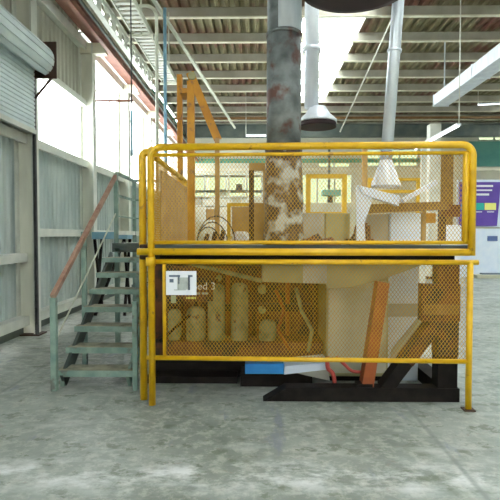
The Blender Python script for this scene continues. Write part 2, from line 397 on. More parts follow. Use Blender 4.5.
tag(MB().box(-3.2, -3.12, Y0, 25.8, 5.50, 5.62).build('cable_duct', 'redbeam'), 'brown slim cable duct running along the left windows near the red beam', 'duct')
# perforated beam (round light holes)
def perforated(x, y0, y1, z0, z1, name, lab):
    o = thing(name, lab, 'beam', (x, (y0 + y1) / 2, z0))
    m = MB(); m.box(x - .05, x + .05, y0, y1, z0 - .02, z0); m.box(x - .05, x + .05, y0, y1, z1, z1 + .02); m.build('flange', 'girt', o)
    m = MB(); n = int((y1 - y0) / .42); st = (y1 - y0) / n; r_ = (z1 - z0) * .36; K = 16
    zc = (z0 + z1) / 2
    for i in range(n):
        yc = y0 + st * (i + .5)
        ring = [(x, yc + r_ * math.cos(2 * PI * k / K), zc + r_ * math.sin(2 * PI * k / K)) for k in range(K)]
        outer = []
        for k in range(K):
            c_, s__ = math.cos(2 * PI * k / K), math.sin(2 * PI * k / K); q = max(abs(c_), abs(s__))
            outer.append((x, yc + st / 2 * c_ / q, zc + (z1 - z0) / 2 * s__ / q))
        m.add(ring + outer, [(k, (k + 1) % K, K + (k + 1) % K, K + k) for k in range(K)])
    w_ = m.build('perforated_web', 'girt', o)
    sf = w_.modifiers.new('thick', 'SOLIDIFY'); sf.thickness = .01; sf.offset = 0
perforated(-2.72, Y0, 12.6, 5.42, 5.72, 'perforated_beam', 'pale perforated beam with a row of round holes high at the left')
# ladder cable tray
tr = thing('cable_tray', 'long pale ladder cable tray with close rungs high at the left', 'cable tray', (-2.22, 7.5, 5.5))
for x in (-2.40, -2.06):
    MB().box(x - .012, x + .012, Y0, 12.3, 5.46, 5.58).build('side_rail', 'palepipe', tr)
m = MB(); y = Y0 + .1
while y < 12.3: m.box(-2.39, -2.07, y, y + .085, 5.48, 5.50); y += .17
m.build('rungs', 'girt', tr)
for y in (9.3, 12.2):
    m = MB(); m.box(-2.46, -2.0, y, y + .05, 5.40, 5.45); m.box(-2.24, -2.21, y + .01, y + .04, 5.45, 7.2); m.build('hanger', 'palepipe', tr)
cl = thing('roof_brace', 'pale slender brace crossing under the roof above the orange mast', 'brace', (-1.6, 14, 6.2))
MB().bar(at(150, -6, 8.6), at(235, 128, 19), .07, .05).build('bar', 'palepipe', cl)

# ------------------------------------------------------------------ roller shutter
sh = thing('roller_shutter', 'half raised grey green roller shutter on the near left wall', 'roller shutter', (-3.5, 5.6, 0))
SY0, SY1 = 3.2, 7.55
m = MB(); z = 3.24
prof = []
while z < 4.2: prof += [(0, z), (.016, z + .01), (.016, z + .045), (0, z + .055)]; z += .065
vs = [(-3.50 + d, SY0, zz) for d, zz in prof] + [(-3.50 + d, SY1, zz) for d, zz in prof]; n = len(prof)
m.add(vs, [(i, i + 1, n + i + 1, n + i) for i in range(n - 1)])
cu = m.build('curtain', 'shutter', sh); sf = cu.modifiers.new('thick', 'SOLIDIFY'); sf.thickness = .006
MB().box(-3.53, -3.47, SY0, SY1, 3.18, 3.25).build('bottom_bar', 'girt', sh)
pf = []
cxh, czh, rh = -3.37, 4.33, .24
N_ = 11
for k in range(N_):
    for f, dr in ((0, 1.0), (.78, 1.0), (.80, .90), (.98, .90)):
        t = PI * 1.15 - PI * 1.6 * (k + f) / N_
        pf.append((cxh + rh * dr * math.cos(t) * .85, czh + rh * dr * math.sin(t)))
m = MB(); m.prism_xz(pf, SY0, SY1); m.build('hood', 'shutter', sh)
m = MB(); m.box(-3.60, -3.14, SY1, SY1 + .02, 4.05, 4.62); m.build('end_plate', 'dark', sh)
m = MB(); m.bar((-3.2, SY1 + .03, 4.1), (-3.5, SY1 + .03, 3.75), .03, .03); m.build('bracket', 'dark', sh)
m = MB(); m.box(-3.54, -3.49, SY1 + .0, SY1 + .05, 0, 4.1); m.build('guide_rail', 'cable', sh)

# ------------------------------------------------------------------ steel stair
st = thing('steel_stair', 'teal painted open steel stair climbing to the platform left of the yellow fence', 'stairs', (-1.68, 5.8, 0))
SX0, SX1 = -2.09, -1.29
RISE, GO, SYF = .185, .252, 4.95
for k in range(1, 8):
    z = RISE * k; y = SYF + GO * (k - 1)
    tr_ = MB().box(SX0, SX1, y + .012, y + .235, z - .045, z); o = tr_.build('tread', 'tread', st, .004)
    MB().box(SX0 - .005, SX1 + .005, y - .012, y + .012, z - .065, z - .004).build('nosing', 'teal', o)
for x in (SX0 + .05, SX1 - .06):
    m = MB(); m.bar((x, SYF + .03, .06), (x, SYF + GO * 7, RISE * 7.0), .03, .17); m.build('stringer', 'darkbeam' if x < -1.7 else 'teal', st)
    for k in range(1, 8):
        pass
for k in range(1, 8):
    z = RISE * k; y = SYF + GO * (k - 1)
    MB().box(SX0 + .02, SX0 + .06, y + .03, y + .07, z - .18, z - .045).build('tread_bracket', 'teal', st)
m = MB(); m.box(-1.56, -1.5, 6.1, 6.15, 0, 1.05); m.build('support', 'teal', st)
m = MB(); m.box(-2.0, -1.94, 6.70, 6.76, 0, 1.42); m.build('support', 'teal', st)
m = MB(); m.box(-1.36, -1.31, 6.70, 6.76, 0, 1.42); m.build('support', 'teal', st)
# landing
ld = MB().box(-2.03, -1.06, 6.74, 7.85, 1.43, 1.48); ld.build('landing', 'tread', st)
m = MB(); m.box(-2.03, -1.06, 6.70, 6.74, 1.36, 1.485); m.build('landing_edge', 'darkbeam', st)
for x in (-1.99, -1.2): MB().box(x - .03, x + .03, 7.75, 7.81, 0, 1.43).build('support', 'teal', st)
# handrail posts
def post(x, y, z0, z1, w=.05): MB().box(x - w / 2, x + w / 2, y - w / 2, y + w / 2, z0, z1).build('handrail_post', 'teal', st, .004)
post(-2.08, 4.86, 0, .96, .06); post(-2.12, 5.85, 0, 1.64, .055); post(-2.00, 6.80, 1.36, 2.46, .055); post(-2.00, 7.82, 1.36, 2.48, .055)
post(-1.25, 4.88, 0, .92, .05)
m = MB(); m.bar((-2.08, 4.84, .97), (-2.00, 6.80, 2.44), .045, .05); m.build('handrail', 'rust_rail', st)
m = MB(); m.bar((-2.08, 4.88, .50), (-2.00, 6.80, 1.92), .014, .014); m.build('mid_rail', 'palepipe', st)
for z, h in ((2.46, .04), (2.15, .03), (1.86, .02), (1.60, .06)):
    m = MB(); m.box(-2.02, -1.98, 6.82, 7.82, z, z + h); m.box(-2.02, -1.1, 7.8, 7.84, z, z + h); m.build('landing_rail', 'teal' if h < .06 else 'girt', st)
post(-1.12, 7.82, 1.48, 2.48)

# blue topped stand behind the stair
bs = thing('blue_stand', 'blue topped trestle stand with dark crossed legs behind the stair', 'stand', (-3.0, 9.6, 0))
MB().box(-3.25, -2.55, 9.4, 9.9, 1.52, 1.66).build('top', 'bluepole', bs)
for x in (-3.2, -2.62):
    for a, c in ((9.42, 9.86), (9.86, 9.42)):
        MB().bar((x, a, 0), (x + .0, c, 1.52), .05, .05, (1, 0, 0)).build('leg', 'black', bs)
MB().bar((-3.2, 9.42, .02), (-2.62, 9.42, 1.5), .05, .05, (0, 1, 0)).build('brace', 'black', bs)

# ------------------------------------------------------------------ raised platform
FY = 4.42
FX0 = AX(150, FY); FX1 = AX(469.5, FY)
DZ = 1.485
pl = thing('platform', 'raised steel platform with dark edge behind the yellow fence', 'platform', (.5, 5.9, 0))
MB().box(FX0 - .02, FX1 + .02, FY + .09, 6.72, DZ - .04, DZ - .004).build('deck', 'greige', pl)
MB().box(FX0 - .02, FX1 + .02, FY + .075, FY + .09, DZ - .045, DZ + .02).build('deck_edge', 'darkbeam', pl)
MB().box(FX0 + .05, FX1 - .05, 4.62, 4.70, DZ - .16, DZ - .04).build('joist', 'black', pl)
MB().box(FX0 + .05, FX1 - .05, 6.62, 6.70, DZ - .16, DZ - .04).build('joist', 'black', pl)
for x in (FX0 + .08, FX1 - .12): MB().box(x, x + .08, 6.62, 6.70, 0, DZ - .16).build('support', 'dark', pl)

# ------------------------------------------------------------------ yellow fence
ppm = FPX / FY
zf = lambda py: AZ(py, FY)
fe = thing('safety_fence', 'yellow tubular safety fence with expanded metal mesh in front of the machine', 'fence', ((FX0 + FX1) / 2, FY, 0))
ZT, ZM, ZB = zf(146), zf(252), zf(262)
r = .15
# top rail bending into right post
pts = [(FX0 + .0, FY, 0.0)]
tr_ = [Vector((FX0 - .02, FY, ZT)), Vector((FX1 - r, FY, ZT))] + arc((FX1 - .10, FY, ZT - .10), (1, 0, 0), (0, 0, 1), .10, PI / 2, 0)
MB().tube([Vector((FX0 + .10, FY, ZT))] + [Vector((FX1 - .10, FY, ZT))] + arc((FX1 - .10, FY, ZT - .10), (1, 0, 0), (0, 0, 1), .10, PI / 2, 0)[1:] + [Vector((FX1, FY, ZM - .03))], .033, 16).build('top_rail', 'yellow', fe)
MB().tube([Vector((FX0, FY, 0))] + [Vector((FX0, FY, ZT - .10))] + arc((FX0 + .10, FY, ZT - .10), (-1, 0, 0), (0, 0, 1), .10, 0, PI / 2)[1:] + [Vector((FX0 + .12, FY, ZT))], .033, 16).build('post', 'yellow', fe)
x2 = AX(141, 4.57)
MB().tube([Vector((x2, 4.57, 0)), Vector((x2, 4.57, ZT - .07))] + arc((x2 + .05, 4.57, ZT - .07), (-1, 0, 0), (0, 0, 1), .05, 0, PI / 2)[1:] + [Vector((FX0, 4.57, ZT - .02)), Vector((FX0, 4.45, ZT - .02))], .036, 16).build('post', 'yellow', fe)
xr = AX(468.5, FY)
MB().cyl((xr, FY, 0.012), (xr, FY, ZB + .01), .028).build('post', 'yellow', fe)
MB().box(xr - .05, xr + .05, FY - .05, FY + .05, 0, .012).build('foot_plate', 'dark', fe)
MB().cyl((x2 - .01, FY + .0, ZM), (FX1 - .02, FY, ZM), .033).build('mid_rail', 'yellow', fe)
for zc in (zf(258), zf(247)):
    MB().cyl((x2, 4.5, zc), (FX0, 4.44, zc), .022).build('bracket', 'dark', fe)
fe.rotation_euler.z = -.032
# upper mesh
a = MB(); fz0, fz1 = zf(242.5), zf(154)
a.cyl((FX0, FY, fz1), (FX1, FY, fz1), .017); a.cyl((FX0, FY, fz0), (FX1, FY, fz0), .018); a.cyl((FX1 - .06, FY, fz0), (FX1 - .06, FY, fz1), .028)
uf = a.build('mesh_frame', 'yellow', fe)
diamond(MB(), (FX0 + .03, FY + .012, fz0), (1, 0, 0), FX1 - FX0 - .1, (0, 0, 1), fz1 - fz0).build('expanded_mesh', 'mesh_yellow', uf)
# lower mesh
a = MB(); gz0, gz1 = zf(359.5), zf(262); gx0 = AX(163, FY)
a.cyl((FX0 - .03, FY, gz1), (FX1 + .06, FY, gz1), .024); a.cyl((FX0 - .05, FY, gz0), (FX1 + .0, FY, gz0), .022)
a.cyl((gx0, FY, gz0), (gx0, FY, gz1), .017)
lf = a.build('mesh_frame', 'yellow', fe)
diamond(MB(), (gx0, FY + .012, gz0), (1, 0, 0), FX1 - gx0 - .03, (0, 0, 1), gz1 - gz0).build('expanded_mesh', 'mesh_yellow', lf)
MB().cyl((FX0, FY - .03, gz1 + .04), (FX0, FY - .03, gz1 - .04), .045).build('clamp', 'yellow', fe)

# side fence running back
SF = 6.45
sx = FX0 + .02
sf_ = thing('side_fence', 'yellow mesh side fence running back from the front left post', 'fence', (sx, 5.5, DZ))
m = MB(); zt = zf(155)
m.cyl((sx, FY + .10, zt), (sx, SF, zt), .028); m.cyl((sx, FY + .10, DZ + .04), (sx, SF, DZ + .04), .018)
m.cyl((sx, SF, DZ), (sx, SF, zt), .028)
fo = m.build('mesh_frame', 'yellow', sf_)
diamond(MB(), (sx, FY + .12, DZ + .05), (0, 1, 0), SF - FY - .14, (0, 0, 1), zt - DZ - .08).build('expanded_mesh', 'mesh_yellow', fo)
MB().box(sx + .03, sx + .04, FY + .22, SF - .05, DZ + .02, zt - .10).build('backing_board', 'tan', sf_)

# sign on the lower mesh
p0 = at(166, 295, FY - .03); p1 = at(196.5, 271, FY - .03)
sg = thing('warning_sign', 'white rectangular sign with dark pictogram wired to the lower yellow mesh', 'sign', ((p0.x + p1.x) / 2, FY - .03, p0.z))
MB().box(p0.x, p1.x, FY - .034, FY - .028, p0.z, p1.z).build('plate', 'white', sg, .002)
def mark(px0, py0, px1, py1, m_, name='print'):
    a = at(px0, py1, FY - .036); c = at(px1, py0, FY - .036); return MB().box(a.x, c.x, FY - .0365, FY - .034, a.z, c.z).build(name, m_, sg)
mark(169, 275.0, 180, 277, 'slate'); mark(188, 275.0, 192.5, 277, 'slate'); mark(169.5, 279, 173.5, 282.5, 'slate'); mark(177.5, 277.5, 189.5, 289.5, 'greyprint'); mark(178, 277, 179.5, 284, 'slate'); mark(188, 277, 190, 290, 'slate')
mark(174, 289.6, 186, 290.3, 'greyprint')
a = at(171, 303, FY - .03); c = at(176, 295.5, FY - .03)
tag(MB().box(a.x, c.x, FY - .034, FY - .028, a.z, c.z).build('paper_tag', 'cream'), 'small cream paper tag hanging just below the white sign', 'tag')

# ------------------------------------------------------------------ machine under and behind the platform
BY = 4.57
bf = thing('machine_base_frame', 'black and rusty heavy steel base frame with upright and brace at the right', 'frame', (AX(360, BY), 5.3, 0))
a0 = AX(263, BY); a1 = AX(286, BY); b1 = AX(462, BY); hb = AZ(388, BY)
m = MB(); m.prism_xz([(a0, 0), (b1, 0), (b1, hb), (a1, hb)], BY, BY + .16); m.build('front_beam', 'black', bf, .004)
m = MB(); m.box(a0, b1, 6.3, 6.46, 0, .14); m.build('rear_beam', 'black', bf)
m = MB(); m.box(b1 - .16, b1, BY + .16, 6.3, 0, .14); m.build('side_beam', 'black', bf)
c0, c1 = AX(440, BY), AX(460, BY)
MB().box(c0, c1, BY + .01, BY + .17, hb, 1.31).build('upright', 'black', bf, .004)
MB().box(c0 - .004, c1 + .004, BY + .006, BY + .174, AZ(356, BY), 1.322).build('rusted_casing', 'rust', bf)
MB().bar(at(384, 388, BY + .09), at(445, 308, BY + .09), .12, .155, (0, 1, 0)).build('brace', 'black', bf)
MB().bar(at(405, 360.5, BY + .09), at(444, 309.3, BY + .09), .128, .163, (0, 1, 0)).build('rusted_casing', 'rust', bf)
MB().box(AX(422, BY), c1 + .005, BY - .02, BY + .10, AZ(321, BY), AZ(284, BY)).build('gusset_box', 'rust', bf, .004)
MB().box(AX(424, BY), c1 - .01, BY - .03, BY - .02, AZ(314, BY), AZ(304, BY)).build('patch_plate', 'plank', bf)
m = MB(); p = at(366, 386, 4.68); q = at(382, 282, 4.68); m.bar(p, q, .11, .15, (0, 1, 0)); m.build('leg', 'rustorange', bf)
MB().box(AX(358, 4.6), AX(374, 4.6), 4.60, 4.72, hb - .01, hb + .03).build('foot', 'black', bf)

# sheet metal trough
TY = 4.78
def P(px, py, Y): v = at(px, py, Y); return (v.x, v.z)
tr2 = thing('metal_trough', 'wide cream sheet metal trough with sloping underside just below the platform', 'trough', (1.0, 5.4, 1.0))
poly = [P(262, 257, TY), P(262, 282, TY), P(326, 284, TY), P(327, 289, TY), P(350, 288, TY), P(378, 281, TY), P(425, 264, TY), P(425, 257, TY)]
m = MB(); m.prism_xz(poly, TY, 5.17); m.build('body', 'cream', tr2, .006)
a = at(303, 283, TY - .01); c = at(327, 258, TY - .01); MB().box(a.x, c.x, TY - .012, TY, a.z, c.z).build('patch_panel', 'greige', tr2)
tag(MB().cyl(at(172, 259, 4.78), at(262, 281, 4.78), .022).build('slanting_pipe', 'bag'), 'pale pipe slanting down to the left end of the cream trough', 'pipe')

# cream cabinets
CY = 5.2
cb = thing('control_cabinet', 'tall plain cream cabinet under the trough, left of the bluish one', 'cabinet', (AX(357, CY), CY, 0))
x0, x1 = AX(327, CY), AX(389, CY)
MB().box(x0, x1, CY, 6.1, .06, AZ(266, CY)).build('body', 'cream', cb, .006)
MB().box(x0 + .02, x1 - .02, CY - .012, CY, .10, AZ(278, CY) - .03).build('door', 'offwhite', cb)
MB().box(x0 + .02, x1 - .02, CY + .04, 6.0, 0, .06).build('plinth', 'black', cb)
x0, x1 = AX(390, CY), AX(421, CY)
cb = thing('control_cabinet', 'bluish white narrow cabinet with a grey band left of the rusty upright', 'cabinet', ((x0 + x1) / 2, CY, 0))
MB().box(x0, x1, CY + .05, 6.1, 0, AZ(266, CY)).build('body', 'bluewhite', cb, .006)
MB().box(x0, x1, CY + .035, CY + .05, AZ(317, CY), AZ(304, CY)).build('band', 'greige', cb)
m = MB(); pp = [P(390, 372, 5.0), P(392, 350, 5.0), P(421, 316, 5.0), P(427, 318, 5.0)]
m.prism_xz(pp, 5.0, 5.04); tag(m.build('leaning_sheet', 'offwhite'), 'pale sheet metal offcut leaning behind the rusty brace', 'sheet')

# rusty press on the left with its canisters
RY = 5.35
pr = thing('rusty_press', 'rusty brown machine filling the space behind the lower mesh at left', 'machine', (AX(250, RY), RY, 0))
x0, x1 = AX(170, RY), AX(324, RY)
MB().box(AX(150, 5.8), x1, RY + .45, 6.6, .32, 1.36).build('body', 'rust', pr, .01)
MB().box(AX(152, RY), x1, RY, 6.6, .19, .40).build('bed', 'rust', pr, .01)
MB().box(AX(152, RY), x1, RY + .02, 6.28, 0, .19).build('base', 'black', pr)
for px in (176, 226, 254, 290, 320):
    MB().cyl((AX(px, RY), RY + .36, .40), (AX(px, RY), RY + .36, 1.3), .028).build('column', 'rustorange' if px in (226, 290) else 'dark', pr)
MB().box(x0, x1, RY + .15, RY + .45, 1.15, 1.24).build('crosshead', 'rust', pr)
MB().box(x0 + .3, x1 - .1, RY + .30, RY + .45, .70, .78).build('crosshead', 'dark', pr)
MB().bar(at(160, 341, RY), at(190, 315, RY), .03, .03).build('lever', 'black', pr)
for px, py, rr in ((232, 272, .05), (262, 290, .05), (262, 310, .045), (205, 318, .05), (300, 300, .06), (218, 279, .035)):
    a = at(px, py, RY + .26); MB().cyl(a, a + Vector((0, .2, 0)), rr).build('valve', 'dark' if px in (205, 300) else 'bag', pr)
m = MB(); m.tube([at(276, 290, RY), at(284, 310, RY), at(278, 330, RY), at(290, 350, RY)], .02); m.build('pipe', 'rustorange', pr)
m = MB(); m.tube([at(296, 288, RY), at(302, 312, RY), at(312, 330, RY), at(308, 352, RY)], .022); m.build('pipe', 'bag', pr)
# board with the painted writing
a = at(176, 301, RY - .05); c = at(213, 278, RY - .05)
sgn = MB().box(a.x, c.x, RY - .05, RY - .03, a.z, c.z).build('name_board', 'rust', pr)
def text(s, loc, size, m_, parent, rotz=0, name='lettering'):
    cu = bpy.data.curves.new(name, 'FONT'); cu.body = s; cu.size = size; cu.extrude = .002; cu.align_x = 'LEFT'
    tmp = bpy.data.objects.new(name, cu); C.objects.link(tmp)
    bpy.context.view_layer.update()
    me = bpy.data.meshes.new_from_object(tmp.evaluated_get(bpy.context.evaluated_depsgraph_get()))
    bpy.data.objects.remove(tmp)
    me.transform(Matrix.Translation(Vector(loc)) @ Matrix.Rotation(rotz, 4, 'Z') @ Matrix.Rotation(PI / 2, 4, 'X'))
    base = parent.matrix_basis.translation + (parent.parent.matrix_basis.translation if parent.parent else Vector((0, 0, 0)))
    me.transform(Matrix.Translation(-base))
    me.materials.clear(); me.materials.append(M[m_])
    o = bpy.data.objects.new(name, me); C.objects.link(o); o.parent = parent; return o
p = at(191.5, 289.5, RY - .055); text('Bed 3', (p.x, RY - .055, p.z), .115, 'white', sgn)
for q0, q1, yy in ((191, 200, 293.5), (202, 208, 293.5), (186, 196, 298)):
    a = at(q0, yy + 1, RY - .055); c = at(q1, yy - 1, RY - .055); MB().box(a.x, c.x, RY - .056, RY - .05, a.z, c.z).build('worn_print', 'yellowprint' if yy > 295 else 'greyprint', sgn)
MB().box(AX(150, RY), AX(238, RY), 5.12, RY + .02, 0, .07).build('floor_shade_slab', 'black', pr)  # black slab standing in for the shade on the floor under the machine
# canisters in front
cans = [(194, 308, 352, 10, 'second from the left among the dusty canisters behind the mesh'), (172, 311, 350, 7, 'leftmost of the dusty canisters behind the mesh'),
        (215, 285, 334, 9, 'third dusty canister from the left, standing tallest'), (239, 284, 345, 9, 'tall greenish canister in the middle of the row behind the mesh'),
        (268, 322, 356, 9, 'short canister at the right end of the row behind the mesh')]
for px, pt, pb, hw, lab in cans:
    y = RY - .05; s_ = FPX / y; r_ = hw / s_; c = at(px, pt, y); zb = .40
    o = thing('canister', 'dusty pale upright canister, ' + lab, 'canister', (c.x, RY + .12, zb), 'dusty canisters behind the lower mesh')
    zt_ = c.z
    yy = RY + .12
    MB().lathe([(r_ * .9, zb), (r_, zb + .03), (r_, zt_ - r_ * .8), (r_ * .85, zt_ - r_ * .35), (r_ * .5, zt_ - r_ * .08), (r_ * .2, zt_)], c.x, yy).build('shell', 'bag', o)
    MB().cyl((c.x, yy, zt_ - .01), (c.x, yy, zt_ + .05), r_ * .22).build('neck', 'dark', o)

# bits on the floor
BLY = 5.0
a = at(245, 374, BLY); c = at(284, 364, BLY)
tag(MB().box(a.x, c.x, BLY, BLY + .3, a.z, c.z).build('blue_tray', 'blue', None, .006), 'bright blue tray on the dark block under the machine', 'tray')
tag(MB().box(a.x - .05, c.x + .3, BLY + .02, BLY + .3, 0, a.z).build('dark_block', 'black'), 'low dark block under the machine carrying the blue tray', 'block')
m = MB(); q = [P(284, 374, BLY - .03), P(285, 366, BLY - .03), P(328, 362, BLY - .03), P(328, 369, BLY - .03)]
m.prism_xz(q, BLY - .05, BLY + .3); tag(m.build('white_board', 'bluewhite'), 'pale board lying tilted right of the blue tray', 'board')
m = MB(); q = [P(296, 373, BLY - .02), P(328, 370, BLY - .02), P(330, 381, BLY - .02)]
m.prism_xz(q, BLY - .02, BLY + .01); tag(m.build('grey_offcut', 'greige'), 'grey triangular sheet offcut beneath the tilted pale board', 'sheet')
def bez(ps, n=24):
    ps = [Vector(p) for p in ps]; out = []
    for i in range(len(ps) - 1):
        p0 = ps[max(i - 1, 0)]; p1 = ps[i]; p2 = ps[i + 1]; p3 = ps[min(i + 2, len(ps) - 1)]
        for k in range(n // (len(ps) - 1) + 1):
            t = k / (n // (len(ps) - 1) + 1)
            out.append(.5 * ((2 * p1) + (-p0 + p2) * t + (2 * p0 - 5 * p1 + 4 * p2 - p3) * t * t + (-p0 + 3 * p1 - 3 * p2 + p3) * t ** 3))
    out.append(ps[-1]); return out
HY = 4.82
tag(MB().tube(bez([at(327, 357, HY), at(328, 368, HY), at(333, 374, HY), at(335, 386, HY)]), .022).build('rubber_hose', 'red'), 'thick red hose dropping left of the other onto the base frame', 'hose', 'red hoses under the machine')
tag(MB().tube(bez([at(336, 357, HY), at(344, 364, HY), at(352, 371, HY), at(362, 372, HY)]), .016).build('rubber_hose', 'red'), 'thinner red hose curving right towards the orange leg', 'hose', 'red hoses under the machine')

# ------------------------------------------------------------------ things on the platform
# main exhaust stack
EX, EYY = AX(283.5, 5.55), 5.55
er = 17 / (FPX / 5.55)
ed = thing('exhaust_duct', 'thick rusty peeling vertical exhaust duct rising from the platform to the roof', 'duct', (EX, EYY, DZ))
z1 = AZ(150, 5.55)
MB().lathe([(er * 1.18, DZ), (er * 1.2, DZ + .1), (er * 1.1, DZ + .35), (er * 1.16, DZ + .5), (er * 1.06, z1 - .1), (er * 1.1, z1)], EX, EYY).build('lagging', 'duct_low', ed)
z2 = AZ(36, 5.55)
MB().lathe([(er, z1), (er, z2)], EX, EYY).build('pipe', 'duct_rust', ed)
MB().lathe([(er * .96, z2), (er * .96, 7.45)], EX, EYY).build('upper_pipe', 'duct_rust', ed)
m = MB(); K = 12; vs = []
for zz in (z2 + .03, 7.44):
    for k in range(K + 1): t = -PI * .62 + PI * .82 * k / K; vs.append((EX + er * 1.03 * math.cos(t), EYY + er * 1.03 * math.sin(t), zz))
m.add(vs, [(k, k + 1, K + 2 + k, K + 1 + k) for k in range(K)], True)
o = m.build('galvanised_sleeve', 'galv', ed); s__ = o.modifiers.new('thick', 'SOLIDIFY'); s__.thickness = .012
MB().cyl((EX, EYY, z2 - .01), (EX, EYY, z2 + .02), er * 1.05).build('collar', 'duct_rust', ed)
# second duct with hood
DY = 8.0; s8 = FPX / DY; dx = AX(311, DY); hx = AX(317, DY)
hd = thing('hood_duct', 'pale vertical duct ending in a round white hood right of the rusty duct', 'duct', (dx, DY, 3.3))
zh = AZ(123, DY)
MB().cyl((dx, DY, zh + .24), (dx, DY, 7.45), 7 / s8).build('pipe', 'galv2', hd)
MB().cyl((dx, DY, AZ(52, DY)), (dx, DY, AZ(48, DY)), 9 / s8).build('collar', 'galv2', hd)
hm = MB(); hm.lathe([(19 / s8, zh), (19 / s8, zh + .04), (12 / s8, zh + .15), (8 / s8, zh + .26)], hx, DY); hm.build('hood', 'galv2', hd)
MB().cyl((hx, DY, zh - .075), (hx, DY, zh), 18.4 / s8, n=28).build('hood_mouth', 'hood_dark', hd)
# large dark hood overhead
KY = 5.0; kz = 4.13
kx = AX(355, KY)
kh = thing('overhead_hood', 'large dark maroon round hood hanging at the top right of the rusty duct', 'hood', (kx, KY, kz))
MB().lathe([(.50, kz - .01), (.58, kz), (.58, kz + .16), (.25, kz + .55), (.2, kz + .6), (.2, 7.45)], kx, KY, 40).build('canopy', 'hood_dark', kh)
MB().lathe([(.585, kz + .02), (.60, kz + .05), (.585, kz + .08)], kx, KY, 40).build('rim', 'hood_dark', kh)
# right pale duct with cone
GY = 5.7
gd = thing('extraction_duct', 'slender pale blue extraction duct ending in a cone above the right machine', 'duct', (AX(387, GY), GY, 2.2))
s5 = FPX / GY
ta = at(399, -8, GY); tb = at(386, 162, GY)
MB().cyl(tb, tb + (ta - tb) * 1.9, 5.8 / s5).build('pipe', 'galv', gd)
tm = tb + (ta - tb) * .655; dd = (ta - tb).normalized()
MB().cyl(tm - dd * .015, tm + dd * .015, 7 / s5).build('collar', 'galv', gd)
cbz = AZ(187, GY); m = MB(); m.lathe([(14.5 / s5, cbz), (14.5 / s5, cbz + .02), (5.8 / s5, tb.z + .02)], tb.x, GY); m.build('cone', 'galv2', gd)
# square overhead duct
qx = 5.5
qd = thing('square_duct', 'big pale square ventilation duct running overhead at the right', 'duct', (qx, 12, 5.3))
m = MB(); zc = 5.62; m.box(qx - .22, qx + .22, 7.5, 14.6, zc - .16, zc + .16); m.build('trunk', 'galv2', qd, .01)
for fy in (9.4, 12.0, 14.56):
    m = MB(); m.box(qx - .235, qx + .235, fy, fy + .04, zc - .175, zc + .175); m.build('flange', 'galv2', qd)
MB().box(qx - .015, qx + .015, 14.3, 14.33, zc + .1, 7.4).build('hanger', 'galv', qd)
# hanging tube lamps
def lamp(p, q, top, lab):
    o = thing('tube_lamp', lab, 'lamp', tuple(p), 'hanging tube lamps')
    m = MB(); m.bar(p, q, .10, .05); m.build('fitting', 'white', o)
    d = Vector((0, 0, -.045)); MB().cyl(Vector(p) + d, Vector(q) + d, .018).build('tube', 'tube', o)
    MB().cyl(Vector(top), (top[0], top[1], RZ - .02), .012).build('hanger', 'cord', o)
a = at(459, 124, 11.0); c = Vector((a.x, 14.0, a.z)); lamp(a, c, a, 'white tube lamp hanging on a rod beneath the square duct')
a = at(246, 135, 20); c = at(266, 135, 20); lamp(a, c, a, 'small bright tube lamp far off beside the rusty duct')
a = at(478, 104, 20); c = at(500, 103, 20); lamp(a, c, a, 'far tube lamp under the roof at the right edge')
tag(MB().cyl(at(421.6, -46, 10), at(340, 132, 10), .014).build('pull_rope', 'cord'), 'thin pale rope slanting down from the roof between the two ducts', 'rope')

# orange hoist mast
OY = 6.6
om = thing('hoist_mast', 'orange steel hoist mast with two uprights and a slanting arm at left of platform', 'hoist', (AX(187, OY), OY, DZ))
MB().box(AX(187.5, OY), AX(194.5, OY), OY, OY + .1, DZ, AZ(80, OY)).build('upright', 'orange', om, .005)
MB().box(AX(177.5, OY + .3), AX(182.5, OY + .3), OY + .3, OY + .38, DZ, AZ(66, OY)).build('upright', 'orange', om, .005)
MB().box(AX(180, OY), AX(192, OY), OY + .02, OY + .36, AZ(92, OY), AZ(87, OY)).build('tie', 'orange', om)
MB().bar(at(190, 73, OY + .05), at(218, 140, OY + .05), .11, .07, (0, 1, 0)).build('arm', 'orange', om)
MB().box(AX(215, OY), AX(219.5, OY), OY, OY + .07, DZ, AZ(138, OY)).build('strut', 'tan', om)
a = at(192, 76, OY); MB().cyl(a + Vector((0, -.03, 0)), a + Vector((0, .13, 0)), .05).build('pivot', 'cream', om)
# conduits beside the mast
PY = 9.0
tag(MB().cyl((AX(166, PY), PY, 0), (AX(166, PY), PY, 5.8), .03).build('conduit_pole', 'bluepole'), 'faded blue vertical pole left of the orange mast', 'pole', 'tall poles left of the mast')
px_ = AX(160, PY)
tag(MB().tube([Vector((px_, PY - .2, 0)), Vector((px_, PY - .2, 5.55))] + arc((px_ - .2, PY - .2, 5.55), (1, 0, 0), (0, 0, 1), .2, 0, PI / 2)[1:] + [Vector((px_ - .45, PY - .2, 5.75))], .03).build('conduit_pole', 'palepipe'), 'pale vertical pipe bending left at its top beside the blue pole', 'pole', 'tall poles left of the mast')
cx_ = AX(132.5, 7.0)
hc = thing('hanging_cable', 'thin dark cable hanging from the roof beside the windows', 'cable', (cx_, 7, 2.6))
MB().cyl((cx_, 7, 3.35), (cx_, 7, 7.45), .009).build('cable', 'cable', hc)
MB().cyl((cx_, 7, 2.75), (cx_, 7, 3.4), .018).build('sleeve', 'bluepole', hc)
# bent rail beyond the column
tag(MB().cyl((-3.6, 10.6, AZ(100, 10.6)), (AX(134, 10.6), 10.6, AZ(100, 10.6)), .025).build('wall_rail', 'redbeam'), 'short brown bar crossing the bright window beyond the second column', 'bar')

